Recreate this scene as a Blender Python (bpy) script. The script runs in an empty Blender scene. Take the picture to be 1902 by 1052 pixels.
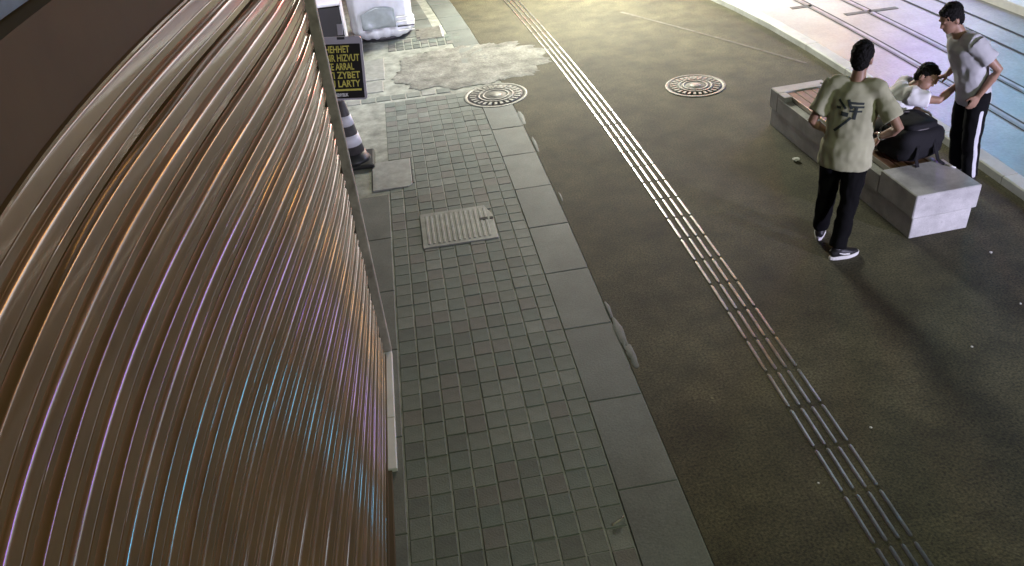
import bpy, bmesh, math, random
from mathutils import Vector, Matrix, noise
R = math.radians
rnd = random.Random(7)
scn = bpy.context.scene
col = scn.collection

# ------------------------------------------------------------------ camera
CAM_H = 3.9
cd = bpy.data.cameras.new('camera'); cam = bpy.data.objects.new('camera', cd); col.objects.link(cam)
cd.sensor_fit = 'HORIZONTAL'; cd.angle = 2 * math.atan(951 / 1489.83); cd.clip_start = 0.02; cd.clip_end = 400
pit, yaw, roll = 0.60335, 0.09293, -0.10312
fwd = Vector((math.sin(yaw) * math.cos(pit), math.cos(yaw) * math.cos(pit), -math.sin(pit)))
rt = Vector((math.cos(yaw), -math.sin(yaw), 0)); upv = rt.cross(fwd)
rt2 = math.cos(roll) * rt + math.sin(roll) * upv; up2 = -math.sin(roll) * rt + math.cos(roll) * upv
M = Matrix((rt2, up2, -fwd)).transposed().to_4x4(); M.translation = (0, 0, CAM_H)
cam.matrix_world = M
scn.camera = cam

# ------------------------------------------------------------------ night sky, faint moon
w = bpy.data.worlds.new('World'); scn.world = w; w.use_nodes = True
nt = w.node_tree; bg = nt.nodes['Background']
sky = nt.nodes.new('ShaderNodeTexSky'); sky.sky_type = 'NISHITA'; sky.sun_disc = False
sky.sun_elevation = R(-4.0); sky.sun_rotation = R(40)
nt.links.new(sky.outputs[0], bg.inputs[0]); bg.inputs[1].default_value = 0.11
sd = bpy.data.lights.new('moon', 'SUN'); sd.energy = 0.02; sd.angle = R(2); sd.color = (0.8, 0.88, 1)
so = bpy.data.objects.new('moon', sd); col.objects.link(so); so.rotation_euler = (R(50), 0, R(140))
scn.view_settings.view_transform = 'Standard'; scn.view_settings.look = 'None'
scn.view_settings.exposure = 0.0; scn.view_settings.gamma = 1.0
scn.cycles.max_bounces = 6; scn.cycles.sample_clamp_indirect = 4.0
scn.cycles.use_denoising = True

# ------------------------------------------------------------------ materials
def mat(name, colr, rough=0.6, metal=0.0, noise_scale=None, amt=0.3, bump=0.0, bump_scale=None, tint=None, spec=0.5,
        fine=None, fine_amt=0.0, emit=None, estr=0.0, coat=0.0, coat_rough=0.15):
    m = bpy.data.materials.new(name); m.use_nodes = True
    t = m.node_tree; b = t.nodes['Principled BSDF']
    b.inputs['Base Color'].default_value = (*colr, 1); b.inputs['Roughness'].default_value = rough
    b.inputs['Metallic'].default_value = metal; b.inputs['Specular IOR Level'].default_value = spec
    b.inputs['Coat Weight'].default_value = coat; b.inputs['Coat Roughness'].default_value = coat_rough
    if emit:
        b.inputs['Emission Color'].default_value = (*emit, 1); b.inputs['Emission Strength'].default_value = estr
    tc = None
    def coord():
        nonlocal tc
        if tc is None: tc = t.nodes.new('ShaderNodeTexCoord')
        return tc.outputs['Object']
    cur = None
    if noise_scale:
        n = t.nodes.new('ShaderNodeTexNoise'); n.inputs['Scale'].default_value = noise_scale
        n.inputs['Detail'].default_value = 6; n.inputs['Roughness'].default_value = 0.62
        t.links.new(coord(), n.inputs['Vector'])
        r = t.nodes.new('ShaderNodeValToRGB')
        lo = [c * (1 - amt) for c in colr]; hi = [min(1, c * (1 + amt)) for c in (tint or colr)]
        r.color_ramp.elements[0].position = 0.3; r.color_ramp.elements[1].position = 0.7
        r.color_ramp.elements[0].color = (*lo, 1); r.color_ramp.elements[1].color = (*hi, 1)
        t.links.new(n.outputs['Fac'], r.inputs['Fac']); cur = r.outputs['Color']
    if fine:
        n2 = t.nodes.new('ShaderNodeTexNoise'); n2.inputs['Scale'].default_value = fine; n2.inputs['Detail'].default_value = 3
        t.links.new(coord(), n2.inputs['Vector'])
        mr = t.nodes.new('ShaderNodeMapRange'); mr.inputs['From Min'].default_value = 0.3; mr.inputs['From Max'].default_value = 0.7
        mr.inputs['To Min'].default_value = 1 - fine_amt; mr.inputs['To Max'].default_value = 1 + fine_amt
        t.links.new(n2.outputs['Fac'], mr.inputs['Value'])
        mx = t.nodes.new('ShaderNodeMix'); mx.data_type = 'RGBA'; mx.blend_type = 'MULTIPLY'; mx.inputs['Factor'].default_value = 1
        if cur: t.links.new(cur, mx.inputs['A'])
        else: mx.inputs['A'].default_value = (*colr, 1)
        t.links.new(mr.outputs['Result'], mx.inputs['B']); cur = mx.outputs['Result']
    if cur: t.links.new(cur, b.inputs['Base Color'])
    if bump:
        n3 = t.nodes.new('ShaderNodeTexNoise'); n3.inputs['Scale'].default_value = bump_scale or 60
        n3.inputs['Detail'].default_value = 5
        t.links.new(coord(), n3.inputs['Vector'])
        bp = t.nodes.new('ShaderNodeBump'); bp.inputs['Strength'].default_value = bump; bp.inputs['Distance'].default_value = 0.01
        t.links.new(n3.outputs['Fac'], bp.inputs['Height']); t.links.new(bp.outputs['Normal'], b.inputs['Normal'])
    return m

MAT = dict(
    ground=mat('dark_ground', (0.05, 0.048, 0.045), 0.9),
    asphalt=mat('path_asphalt', (0.057, 0.051, 0.026), 0.84, noise_scale=3.2, amt=0.36, tint=(0.063, 0.057, 0.031), bump=0.4, bump_scale=150, fine=60, fine_amt=0.62),
    mortar=mat('paving_joint_mortar', (0.27, 0.28, 0.245), 0.9, noise_scale=6, amt=0.4, bump=0.4, bump_scale=90),
    slab=mat('kerb_slab_stone', (0.142, 0.156, 0.144), 0.7, noise_scale=2.2, amt=0.2, bump=0.15, bump_scale=60, fine=90, fine_amt=0.16),
    border=mat('border_stone', (0.135, 0.143, 0.13), 0.72, noise_scale=3, amt=0.22, bump=0.2, bump_scale=70, fine=110, fine_amt=0.15),
    patch=mat('rough_concrete', (0.145, 0.142, 0.122), 0.85, noise_scale=3.4, amt=0.5, tint=(0.2, 0.198, 0.175), bump=0.8, bump_scale=26, fine=40, fine_amt=0.25),
    road=mat('tram_road_concrete', (0.22, 0.22, 0.22), 0.40, noise_scale=1.1, amt=0.22, bump=0.25, bump_scale=40, fine=30, fine_amt=0.12),
    roadkerb=mat('road_kerb_stone', (0.45, 0.46, 0.45), 0.6, noise_scale=4, amt=0.2, bump=0.2, bump_scale=50),
    steel=mat('tactile_steel', (0.62, 0.61, 0.58), 0.29, 1.0, noise_scale=9, amt=0.2, bump=0.06, bump_scale=120),
    railsteel=mat('rail_steel', (0.36, 0.36, 0.36), 0.6, 1.0, noise_scale=5, amt=0.2),
    groove=mat('groove_dark', (0.05, 0.05, 0.048), 0.9),
    iron=mat('cast_iron_worn', (0.175, 0.17, 0.15), 0.55, 0.2, noise_scale=14, amt=0.4, bump=0.3, bump_scale=70),
    irondark=mat('cast_iron_dark', (0.115, 0.112, 0.098), 0.7, 0.2, noise_scale=14, amt=0.4),
    cover=mat('cover_plate_grey', (0.26, 0.265, 0.245), 0.6, 0.1, noise_scale=8, amt=0.25, bump=0.2, bump_scale=60),
    shutter=mat('bronze_shutter', (0.130, 0.074, 0.020), 0.5, 0.12, noise_scale=2.5, amt=0.3, coat=0.85, coat_rough=0.075, spec=0.3),
    housing=mat('bronze_housing', (0.075, 0.047, 0.018), 0.8, 0.0, noise_scale=2.0, amt=0.2),
    blackgap=mat('shutter_slot', (0.008, 0.008, 0.008), 0.9),
    rail=mat('guide_rail_worn', (0.42, 0.37, 0.34), 0.6, 0.1, noise_scale=9, amt=0.35, bump=0.25, bump_scale=30),
    marble=mat('white_marble', (0.72, 0.70, 0.70), 0.45, noise_scale=5, amt=0.1),
    bluelitwall=mat('blue_lit_render', (0.20, 0.26, 0.36), 0.8, noise_scale=8, amt=0.2),  # grey wall; the bluish light falling on it is put into its colour
    plaster=mat('dark_plaster', (0.12, 0.11, 0.10), 0.9, noise_scale=2, amt=0.2),
    benchstone=mat('bench_stone', (0.41, 0.405, 0.40), 0.6, noise_scale=3.2, amt=0.26, bump=0.1, bump_scale=60, fine=120, fine_amt=0.1),
    wood=mat('seat_wood', (0.17, 0.09, 0.05), 0.5, noise_scale=5, amt=0.3, bump=0.2, bump_scale=30),
    trim=mat('seat_trim', (0.45, 0.42, 0.36), 0.4, 0.6),
    rubber=mat('black_rubber', (0.018, 0.018, 0.018), 0.5),
    conewhite=mat('cone_white_band', (0.72, 0.70, 0.76), 0.5),
    conegrey=mat('cone_grey', (0.075, 0.068, 0.07), 0.55, noise_scale=14, amt=0.3),
    signframe=mat('sign_frame', (0.5, 0.48, 0.54), 0.4, 0.3),
    signblack=mat('sign_black', (0.012, 0.012, 0.012), 0.35),
    signyellow=mat('sign_yellow', (0.62, 0.56, 0.12), 0.5),
    white=mat('white_paint', (0.75, 0.75, 0.75), 0.5),
    plastic=mat('white_plastic_sheet', (0.74, 0.75, 0.80), 0.32, noise_scale=4, amt=0.12, bump=0.25, bump_scale=12),
    plasticgrey=mat('grey_film', (0.36, 0.40, 0.41), 0.3, noise_scale=9, amt=0.15),
    cabinet=mat('dark_cabinet', (0.035, 0.032, 0.038), 0.5),
    cabinettop=mat('cabinet_light_top', (0.62, 0.60, 0.66), 0.5),
    skin=mat('skin', (0.30, 0.175, 0.12), 0.5, noise_scale=20, amt=0.08),
    hair=mat('black_hair', (0.004, 0.0035, 0.0035), 0.7, bump=0.8, bump_scale=120, spec=0.2),
    shirt1=mat('olive_tee', (0.37, 0.365, 0.25), 0.9, noise_scale=6, amt=0.08),
    shirt2=mat('grey_tee', (0.42, 0.42, 0.44), 0.9, noise_scale=6, amt=0.08),
    shirt3=mat('white_tee', (0.74, 0.74, 0.76), 0.9, noise_scale=6, amt=0.06),
    pants=mat('black_trousers', (0.005, 0.005, 0.006), 0.95, spec=0.15),
    print=mat('shirt_ink', (0.03, 0.04, 0.04), 0.8),
    stripe=mat('trouser_stripe', (0.55, 0.55, 0.60), 0.8),
    shoeblack=mat('shoe_black', (0.012, 0.012, 0.014), 0.5),
    sole=mat('shoe_sole_white', (0.75, 0.74, 0.73), 0.5),
    bag=mat('bag_nylon', (0.006, 0.006, 0.008), 0.8, bump=0.2, bump_scale=200, spec=0.25),
    metalpale=mat('watch_metal', (0.7, 0.7, 0.7), 0.2, 1.0),
    litter=mat('paper_litter', (0.75, 0.74, 0.7), 0.8),
    twig=mat('dry_twig', (0.5, 0.46, 0.38), 0.8),
)
def enrich(m, big=0.5, big_amt=0.3, spots=1.7, spot_r=0.018, spot_gain=2.2):
    """broad stains and trodden gum spots multiplied over a material's colour"""
    t = m.node_tree; b = t.nodes['Principled BSDF']; src = b.inputs['Base Color'].links[0].from_socket
    tc = t.nodes.new('ShaderNodeTexCoord')
    n = t.nodes.new('ShaderNodeTexNoise'); n.inputs['Scale'].default_value = big; n.inputs['Detail'].default_value = 7; n.inputs['Distortion'].default_value = 0.8
    t.links.new(tc.outputs['Object'], n.inputs['Vector'])
    r = t.nodes.new('ShaderNodeMapRange'); r.inputs['From Min'].default_value = 0.32; r.inputs['From Max'].default_value = 0.68
    r.inputs['To Min'].default_value = 1 - big_amt; r.inputs['To Max'].default_value = 1 + big_amt
    t.links.new(n.outputs['Fac'], r.inputs['Value'])
    v = t.nodes.new('ShaderNodeTexVoronoi'); v.inputs['Scale'].default_value = spots
    t.links.new(tc.outputs['Object'], v.inputs['Vector'])
    q = t.nodes.new('ShaderNodeMapRange'); q.inputs['From Min'].default_value = spot_r * 1.3; q.inputs['From Max'].default_value = spot_r
    q.inputs['To Min'].default_value = 1.0; q.inputs['To Max'].default_value = spot_gain
    t.links.new(v.outputs['Distance'], q.inputs['Value'])
    p = t.nodes.new('ShaderNodeMath'); p.operation = 'MULTIPLY'; t.links.new(r.outputs['Result'], p.inputs[0]); t.links.new(q.outputs['Result'], p.inputs[1])
    mx = t.nodes.new('ShaderNodeMix'); mx.data_type = 'RGBA'; mx.blend_type = 'MULTIPLY'; mx.inputs['Factor'].default_value = 1; mx.clamp_result = False
    t.links.new(src, mx.inputs['A']); t.links.new(p.outputs[0], mx.inputs['B']); t.links.new(mx.outputs['Result'], b.inputs['Base Color'])
enrich(MAT['asphalt'], 0.75, 0.26, 1.6, 0.022, 1.9)
enrich(MAT['road'], 0.6, 0.22, 1.1, 0.02, 0.6)
enrich(MAT['slab'], 1.4, 0.16, 2.3, 0.03, 0.6)
enrich(MAT['benchstone'], 5.0, 0.14, 9.0, 0.06, 0.75)
PAVER_M = [mat('paver_%s' % n, c, 0.72, noise_scale=7, amt=0.2, bump=0.3, bump_scale=80, fine=130, fine_amt=0.2)
           for n, c in (('grey', (0.150, 0.168, 0.148)), ('green', (0.135, 0.160, 0.142)), ('dark', (0.116, 0.130, 0.116)),
                        ('brown', (0.150, 0.150, 0.136)), ('pale', (0.185, 0.202, 0.18)))]

# ------------------------------------------------------------------ helpers
def link(o, parent=None, kind=None):
    col.objects.link(o)
    if parent: o.parent = parent
    if kind: o['kind'] = kind
    return o
def mesh(name, v, f, m, parent=None, smooth=False, kind=None, loc=None):
    me = bpy.data.meshes.new(name); me.from_pydata([tuple(p) for p in v], [], f); me.update()
    if smooth:
        for p in me.polygons: p.use_smooth = True
    if m: me.materials.append(m)
    o = bpy.data.objects.new(name, me); link(o, parent, kind)
    if loc: o.location = loc
    return o
def tag(o, label, cat, group=None):
    o['label'] = label; o['category'] = cat
    if group: o['group'] = group
    return o
def empty(name, loc, rz=0):
    o = bpy.data.objects.new(name, None); o.empty_display_size = 0.2; col.objects.link(o)
    o.location = loc; o.rotation_euler = (0, 0, rz); return o
def bm_obj(name, bm, m, parent=None, smooth=False, kind=None):
    me = bpy.data.meshes.new(name); bm.to_mesh(me); bm.free()
    if smooth:
        for p in me.polygons: p.use_smooth = True
    if m: me.materials.append(m)
    return link(bpy.data.objects.new(name, me), parent, kind)
def bbox(bm, x0, x1, y0, y1, z0, z1, bev=0.0, seg=1):
    g = bmesh.ops.create_cube(bm, size=1)
    for v in g['verts']:
        v.co = Vector(((x0 + x1) / 2 + v.co.x * (x1 - x0), (y0 + y1) / 2 + v.co.y * (y1 - y0), (z0 + z1) / 2 + v.co.z * (z1 - z0)))
    if bev:
        es = list({e for v in g['verts'] for e in v.link_edges})
        bmesh.ops.bevel(bm, geom=es, offset=bev, segments=seg, affect='EDGES', profile=0.6)
def box(name, x0, x1, y0, y1, z0, z1, m, parent=None, bev=0.0, seg=1, smooth=False):
    bm = bmesh.new(); bbox(bm, x0, x1, y0, y1, z0, z1, bev, seg); return bm_obj(name, bm, m, parent, smooth)
def lathe(name, prof, m, parent=None, n=32, smooth=True, c=(0, 0)):
    v = []; f = []
    for r, z in prof:
        for i in range(n):
            a = 2 * math.pi * i / n; v.append((c[0] + r * math.cos(a), c[1] + r * math.sin(a), z))
    for k in range(len(prof) - 1):
        for i in range(n):
            j = (i + 1) % n; f.append((k * n + i, k * n + j, (k + 1) * n + j, (k + 1) * n + i))
    if prof[0][0] > 1e-4: f.append(tuple(range(n - 1, -1, -1)))
    if prof[-1][0] > 1e-4: f.append(tuple((len(prof) - 1) * n + i for i in range(n)))
    return mesh(name, v, f, m, parent, smooth)

# street lines drift slightly with distance
def ext(fn, y):
    if y > 15.0: return fn(15.0) + (fn(15.0) - fn(14.9)) * 10 * (y - 15.0)
    if y < -1.0: return fn(-1.0)
    return fn(y)
def drift12(y): return ext(lambda t: -0.00192 * (t - 4.68) ** 2 - 0.00024 * (t - 4.68) ** 3 * (1 if t > 4.68 else 0), y)
def drift3(y): return ext(lambda t: -0.0046 * (t - 4.68) ** 2 * (1 if t > 4.68 else 0.6), y)
def drift4(y): return ext(lambda t: (0.0085 * (t - 4.68) ** 2 - 0.0017 * (t - 4.68) ** 3) if t > 4.68 else 0, y)
X1, X2, XT, XR = 0.819, 1.208, 2.112, 5.225
def wallx(y, z=9.0):
    """plan line of the shop front: straight at the foot, bowed inwards higher up"""
    YR = 4.916
    y2 = max(min(y, YR), -0.6)
    q = (y2 - YR) / 3.9
    bow = 3.9 * (-0.3129 * q * q - 0.2589 * q ** 3)
    t = max(0.0, min(1.0, z / 1.7)); t = t * t * (3 - 2 * t)
    return -0.587 - 0.012 * (YR - y2) + (bow + 0.012 * (YR - y2)) * t
def strip(name, xl, xr, z, m, y0, y1, step=0.5, parent=None, kind='structure'):
    ys = []; y = y0
    while y < y1 - 1e-6: ys.append(y); y += step if y < 18 else 6
    ys.append(y1)
    v = []; f = []
    for y in ys: v += [(xl(y), y, z), (xr(y), y, z)]
    for i in range(len(ys) - 1): f.append((2 * i, 2 * i + 1, 2 * i + 3, 2 * i + 2))
    return mesh(name, v, f, m, parent, kind=kind)

# ------------------------------------------------------------------ ground, path, pavement, road
mesh('ground', [(-90, -90, -0.12), (90, -90, -0.12), (90, 110, -0.12), (-90, 110, -0.12)], [(0, 1, 2, 3)], MAT['ground'], kind='structure')
path = strip('path', lambda y: X2 + drift12(y) + 0.004, lambda y: XR + drift4(y), 0.0, MAT['asphalt'], -4, 70)
pave = strip('pavement', lambda y: -2.6, lambda y: X2 + drift12(y) + 0.003, -0.006, MAT['mortar'], -4, 70)

# the two access covers in the paving (also keep pavers clear of them)
COV = [(-0.192, 0.515, 6.40, 7.06), (-0.66, -0.225, 7.70, 8.40)]
MAN = [(0.965, 9.93, 0.415), (3.435, 9.32, 0.375)]
def covered(x, y, s):
    for a, b, c, d in COV:
        if a + s < x < b - s and c + s < y < d - s: return True
    return math.hypot(x - MAN[0][0], y - MAN[0][1]) < MAN[0][2] - s

NC = 9; PX0 = -0.475; PW = (X1 - PX0) / NC; PL = 0.160
pv_mesh = {}
def paver_mesh(mi):
    if mi not in pv_mesh:
        bm = bmesh.new(); a = PW / 2 - 0.0055; b = PL / 2 - 0.0026; e = 0.004; h = 0.004
        top = [bm.verts.new((sx * (a - e), sy * (b - e), 0)) for sx, sy in ((-1, -1), (1, -1), (1, 1), (-1, 1))]
        mid = [bm.verts.new((sx * a, sy * b, -h)) for sx, sy in ((-1, -1), (1, -1), (1, 1), (-1, 1))]
        bot = [bm.verts.new((sx * a, sy * b, -0.05)) for sx, sy in ((-1, -1), (1, -1), (1, 1), (-1, 1))]
        bm.faces.new(top)
        for A, B in ((top, mid), (mid, bot)):
            for i in range(4): bm.faces.new((A[i], B[i], B[(i + 1) % 4], A[(i + 1) % 4]))
        bm.normal_update()
        me = bpy.data.meshes.new('paver'); bm.to_mesh(me); bm.free(); me.materials.append(PAVER_M[mi]); pv_mesh[mi] = me
    return pv_mesh[mi]
coloff = [rnd.uniform(-0.012, 0.012) for c in range(NC)]
places = []
for r in range(60):
    for c in range(NC):
        y = 1.95 + r * PL + coloff[c] + rnd.uniform(-0.002, 0.002)
        if y > 10.22: continue
        x = PX0 + (c + 0.5) * PW + drift12(y) * (c + 0.5) / NC
        if covered(x, y, 0.045): continue
        k = rnd.random()
        mi = 0 if k < 0.42 else 1 if k < 0.62 else 2 if k < 0.76 else 3 if k < 0.92 else 4
        if c == NC - 1 and 5.0 < y < 7.2: mi = 4 if rnd.random() < 0.75 else 0
        if x < 0.02 and 4.55 < y < 5.25 and rnd.random() < 0.75: mi = 2
        places.append((x, y, mi, rnd.uniform(-0.0025, 0.0025), rnd.uniform(-0.008, 0.008), (rnd.uniform(-.012, .012), rnd.uniform(-.012, .012))))
places = [p for p in places if p[1] > 2.15]
places.sort(key=lambda p: p[1])
for p in places[:300]:
    o = bpy.data.objects.new('paver', paver_mesh(p[2])); link(o, pave)
    o.location = (p[0], p[1], p[3]); o.rotation_euler = (p[5][0], p[5][1], p[4])
# rest of the paving, far away: one part
v = []; f = []; mats = []
for p in places[300:]:
    me = paver_mesh(p[2]); b = len(v); Rm = Matrix.Translation((p[0], p[1], p[3])) @ Matrix.Rotation(p[4], 4, 'Z')
    v += [tuple(Rm @ q.co) for q in me.vertices]
    for q in me.polygons: f.append(tuple(b + i for i in q.vertices)); mats.append(p[2])
far = mesh('far_paving', v, f, None, pave, kind='stuff')
for m_ in PAVER_M: far.data.materials.append(m_)
for i, q in enumerate(far.data.polygons): q.material_index = mats[i]

# large kerb slabs beside the asphalt
def quad_slab(name, xl, xr, y0, y1, m, parent, z=0.0, t=0.06, gap=0.004, e=0.005, tilt=0.0):
    bm = bmesh.new()
    def ring(d, zz): return [bm.verts.new((x, y, zz + tilt * (y - y0))) for x, y in ((xl(y0) + gap + d, y0 + gap + d), (xr(y0) - gap - d, y0 + gap + d), (xr(y1) - gap - d, y1 - gap - d), (xl(y1) + gap + d, y1 - gap - d))]
    top = ring(e, z); mid = ring(0, z - e); bot = ring(0, z - t)
    bm.faces.new(top)
    for A, B in ((top, mid), (mid, bot)):
        for i in range(4): bm.faces.new((A[i], B[i], B[(i + 1) % 4], A[(i + 1) % 4]))
    bm.normal_update()
    return bm_obj(name, bm, m, parent)
slab_m = [MAT['slab'], mat('kerb_slab_stone_b', (0.130, 0.144, 0.134), 0.7, noise_scale=2.0, amt=0.22, bump=0.15, bump_scale=60, fine=90, fine_amt=0.16),
          mat('kerb_slab_stone_c', (0.154, 0.167, 0.153), 0.7, noise_scale=2.6, amt=0.2, bump=0.15, bump_scale=60, fine=90, fine_amt=0.16)]
ys = [1.62, 2.43, 3.24, 4.045, 4.89, 5.69, 6.49, 7.29, 8.1, 8.85, 9.6, 10.3]
ys2 = [11.3 + 0.8 * i for i in range(10)]
for seq in (ys, ys2):
    for a, b in zip(seq[:-1], seq[1:]):
        quad_slab('kerb_slab', lambda y: X1 + drift12(y), lambda y: X2 + drift12(y), a, b, rnd.choice(slab_m), pave, z=rnd.uniform(0.001, 0.005), tilt=rnd.uniform(-0.002, 0.002))
# border slabs by the shop front
yb = [1.5, 2.35, 3.2, 4.02, 4.98, 5.8, 6.7, 7.6]
for a, b in zip(yb[:-1], yb[1:]):
    quad_slab('border_slab', lambda y: -0.92, lambda y: -0.478, a, b, MAT['border'], pave, z=rnd.uniform(0.002, 0.005))
# pale square slabs and setts between the sign and the rough concrete
for (x0, x1, y0, y1) in ((-1.3, -0.80, 10.62, 11.3), (-1.3, -0.82, 11.33, 12.0), (-0.80, -0.48, 10.62, 11.05), (-0.8, -0.45, 11.1, 12.0)):
    quad_slab('pale_slab', lambda y, a=x0: a, lambda y, b=x1: b, y0, y1, MAT['cover'], pave, z=0.004)
for i in range(7):
    quad_slab('sett', lambda y, i=i: -0.98 + 0.2 * i, lambda y, i=i: -0.79 + 0.2 * i, 10.27, 10.44, rnd.choice([PAVER_M[4], PAVER_M[0], MAT['cover']]), pave, z=0.003)
for i in range(9):
    for j in range(3):
        quad_slab('sett', lambda y, i=i: -0.38 + 0.128 * i, lambda y, i=i: -0.26 + 0.128 * i, 12.28 + 0.17 * j, 12.44 + 0.17 * j, rnd.choice(PAVER_M), pave, z=0.003)
for i in range(10):
    y0 = 12.85 + i * 0.9
    for j in range(2):
        quad_slab('pale_slab', lambda y, j=j: -0.55 + 0.62 * j + drift12(y), lambda y, j=j: 0.05 + 0.62 * j + drift12(y), y0, y0 + 0.88, rnd.choice([MAT['border'], MAT['slab']]), pave, z=0.003)

# broken concrete patch reaching over the path edge
def patch_obj():
    pts = []
    n = 220; cx, cy = 0.62, 11.25
    for i in range(n):
        a = 2 * math.pi * i / n
        rx = 1.42 if math.cos(a) > 0 else 1.05; ry = 0.93
        k = 1 + 0.16 * noise.noise(Vector((math.cos(a) * 3, math.sin(a) * 3, 4.2))) + 0.10 * noise.noise(Vector((math.cos(a) * 7, math.sin(a) * 7, 1))) + 0.07 * noise.noise(Vector((math.cos(a) * 23, math.sin(a) * 23, 3)))
        ca, sa = math.cos(a), math.sin(a)
        q = 1 / max(abs(ca), abs(sa)) ** 0.45
        pts.append((cx + rx * ca * k * q * 0.86, cy + ry * sa * k * q * 0.9))
    bm = bmesh.new(); rings = []
    for s in (1.0, 0.985, 0.8, 0.6, 0.4, 0.2):
        ring = []
        for x, y in pts:
            X = cx + (x - cx) * s; Y = cy + (y - cy) * s
            z = 0.0015 if s == 1.0 else 0.0052 + 0.0018 * noise.noise(Vector((X * 7, Y * 7, 0)))
            ring.append(bm.verts.new((X, Y, z)))
        rings.append(ring)
    for A, B in zip(rings[:-1], rings[1:]):
        for i in range(n): bm.faces.new((A[i], A[(i + 1) % n], B[(i + 1) % n], B[i]))
    bm.faces.new(rings[-1]); bm.normal_update()
    return bm_obj('concrete_patch', bm, MAT['patch'], None, True, 'structure')
patch_obj()

def chip(cx, cy, rx, ry, sd):
    n = 22; bm = bmesh.new(); o = []; c = []
    for i in range(n):
        a = 2 * math.pi * i / n; k = 1 + 0.45 * noise.noise(Vector((math.cos(a) * 2, math.sin(a) * 2, sd)))
        o.append(bm.verts.new((cx + rx * k * math.cos(a), cy + ry * k * math.sin(a), 0.0015))); c.append(bm.verts.new((cx + 0.7 * rx * k * math.cos(a), cy + 0.7 * ry * k * math.sin(a), 0.006)))
    for i in range(n): bm.faces.new((o[i], o[(i + 1) % n], c[(i + 1) % n], c[i]))
    bm.faces.new(c); bm.normal_update(); bm_obj('mortar_smear', bm, MAT['slab'], path, True)
for k, (cx_, cy_, rx_, ry_) in enumerate(((1.235, 4.75, 0.035, 0.2), (1.25, 4.45, 0.03, 0.14), (1.225, 5.05, 0.018, 0.12), (1.2, 8.3, 0.02, 0.2), (1.17, 9.1, 0.035, 0.22), (1.23, 7.0, 0.012, 0.1))):
    chip(cx_, cy_, rx_, ry_, k)

# tactile guide strip: four rows of raised steel bars
ts = empty('tactile_guide_strip', (XT + 0.12, 3.0, 0))
tag(ts, 'guide strip of four rows of raised steel bars running along the asphalt path', 'guide strip')
def bar_mesh(L):
    bm = bmesh.new(); W = 0.013; H = 0.007; n = 5
    sect = [(-W, -0.004), (-W, H * 0.45), (-W * 0.6, H * 0.9), (0, H), (W * 0.6, H * 0.9), (W, H * 0.45), (W, -0.004)]
    rings = []
    for y, s in ((-L / 2, 0.55), (-L / 2 + 0.012, 1), (L / 2 - 0.012, 1), (L / 2, 0.55)):
        rings.append([bm.verts.new((x * s, y, z)) for x, z in sect])
    for A, B in zip(rings[:-1], rings[1:]):
        for i in range(len(sect) - 1): bm.faces.new((A[i], A[i + 1], B[i + 1], B[i]))
    bm.faces.new(rings[0]); bm.faces.new(rings[-1][::-1])
    bmesh.ops.recalc_face_normals(bm, faces=bm.faces)
    me = bpy.data.meshes.new('steel_bar'); bm.to_mesh(me); bm.free(); me.materials.append(MAT['steel']); return me
bme = bar_mesh(0.338)
Y0T, DYT = 6.26 - 0.374 / 2 + 0.02, 0.3737
for k in range(-12, 28):
    y = Y0T + k * DYT
    if y < 1.7: continue
    for j in range(4):
        x = XT + 0.004 + j * 0.0735 + drift3(y)
        o = bpy.data.objects.new('steel_bar', bme); link(o, ts)
        sl = (drift3(y + 0.1) - drift3(y - 0.1)) / 0.2
        o.location = (x - (XT + 0.12), y - 3.0 + rnd.uniform(-.003, .003), 0.001); o.rotation_euler = (0, 0, -math.atan(sl) + rnd.uniform(-.004, .004))

# tram road on the right: kerb, concrete, grooved rails, far kerb
ZR = 0.045
def kerb_line(name, xf, wd, z0, z1, m, parent, ys, e=0.012):
    for a, b in zip(ys[:-1], ys[1:]):
        bm = bmesh.new()
        def ring(d, zz, g=0.004): return [bm.verts.new((x, y, zz)) for x, y in ((xf(a) + d, a + g), (xf(a) + wd - d, a + g), (xf(b) + wd - d, b - g), (xf(b) + d, b - g))]
        top = ring(e, z1); mid = ring(0, z1 - e); bot = ring(0, z0); bm.faces.new(top)
        for A, B in ((top, mid), (mid, bot)):
            for i in range(4): bm.faces.new((A[i], B[i], B[(i + 1) % 4], A[(i + 1) % 4]))
        bm.normal_update(); bm_obj(name, bm, m, parent)
road = strip('tram_road', lambda y: XR + drift4(y) + 0.1, lambda y: 8.45 + drift4(y) * 0.6, ZR, MAT['road'], -4, 70)
kerb_line('kerb_stone', lambda y: XR + drift4(y), 0.17, -0.05, 0.085, MAT['roadkerb'], road, [2.0 + 1.0 * i for i in range(22)])
def xr(y, X): return X + drift4(y) * 0.45
for X, kind in ((6.10, 1), (6.70, 1), (7.40, 0), (7.80, 0)):
    if kind:
        strip('rail_head', lambda y: xr(y, X), lambda y: xr(y, X) + 0.05, ZR + 0.006, MAT['railsteel'], -4, 60, parent=road, kind=None)
        strip('rail_groove', lambda y: xr(y, X) + 0.053, lambda y: xr(y, X) + 0.083, ZR + 0.004, MAT['groove'], -4, 60, parent=road, kind=None)
        strip('rail_seam', lambda y: xr(y, X) - 0.05, lambda y: xr(y, X) - 0.028, ZR + 0.004, MAT['groove'], -4, 60, parent=road, kind=None)
    else:
        strip('road_seam', lambda y: xr(y, X), lambda y: xr(y, X) + 0.045, ZR + 0.004, MAT['groove'], -4, 60, parent=road, kind=None)
kerb_line('kerb_stone', lambda y: 8.36 + drift4(y) * 0.6, 0.22, -0.05, 0.16, MAT['marble'], road, [4.0 + 1.0 * i for i in range(20)])
strip('far_pavement', lambda y: 8.55 + drift4(y) * 0.6, lambda y: 14, 0.15, MAT['road'], -4, 70)
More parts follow.
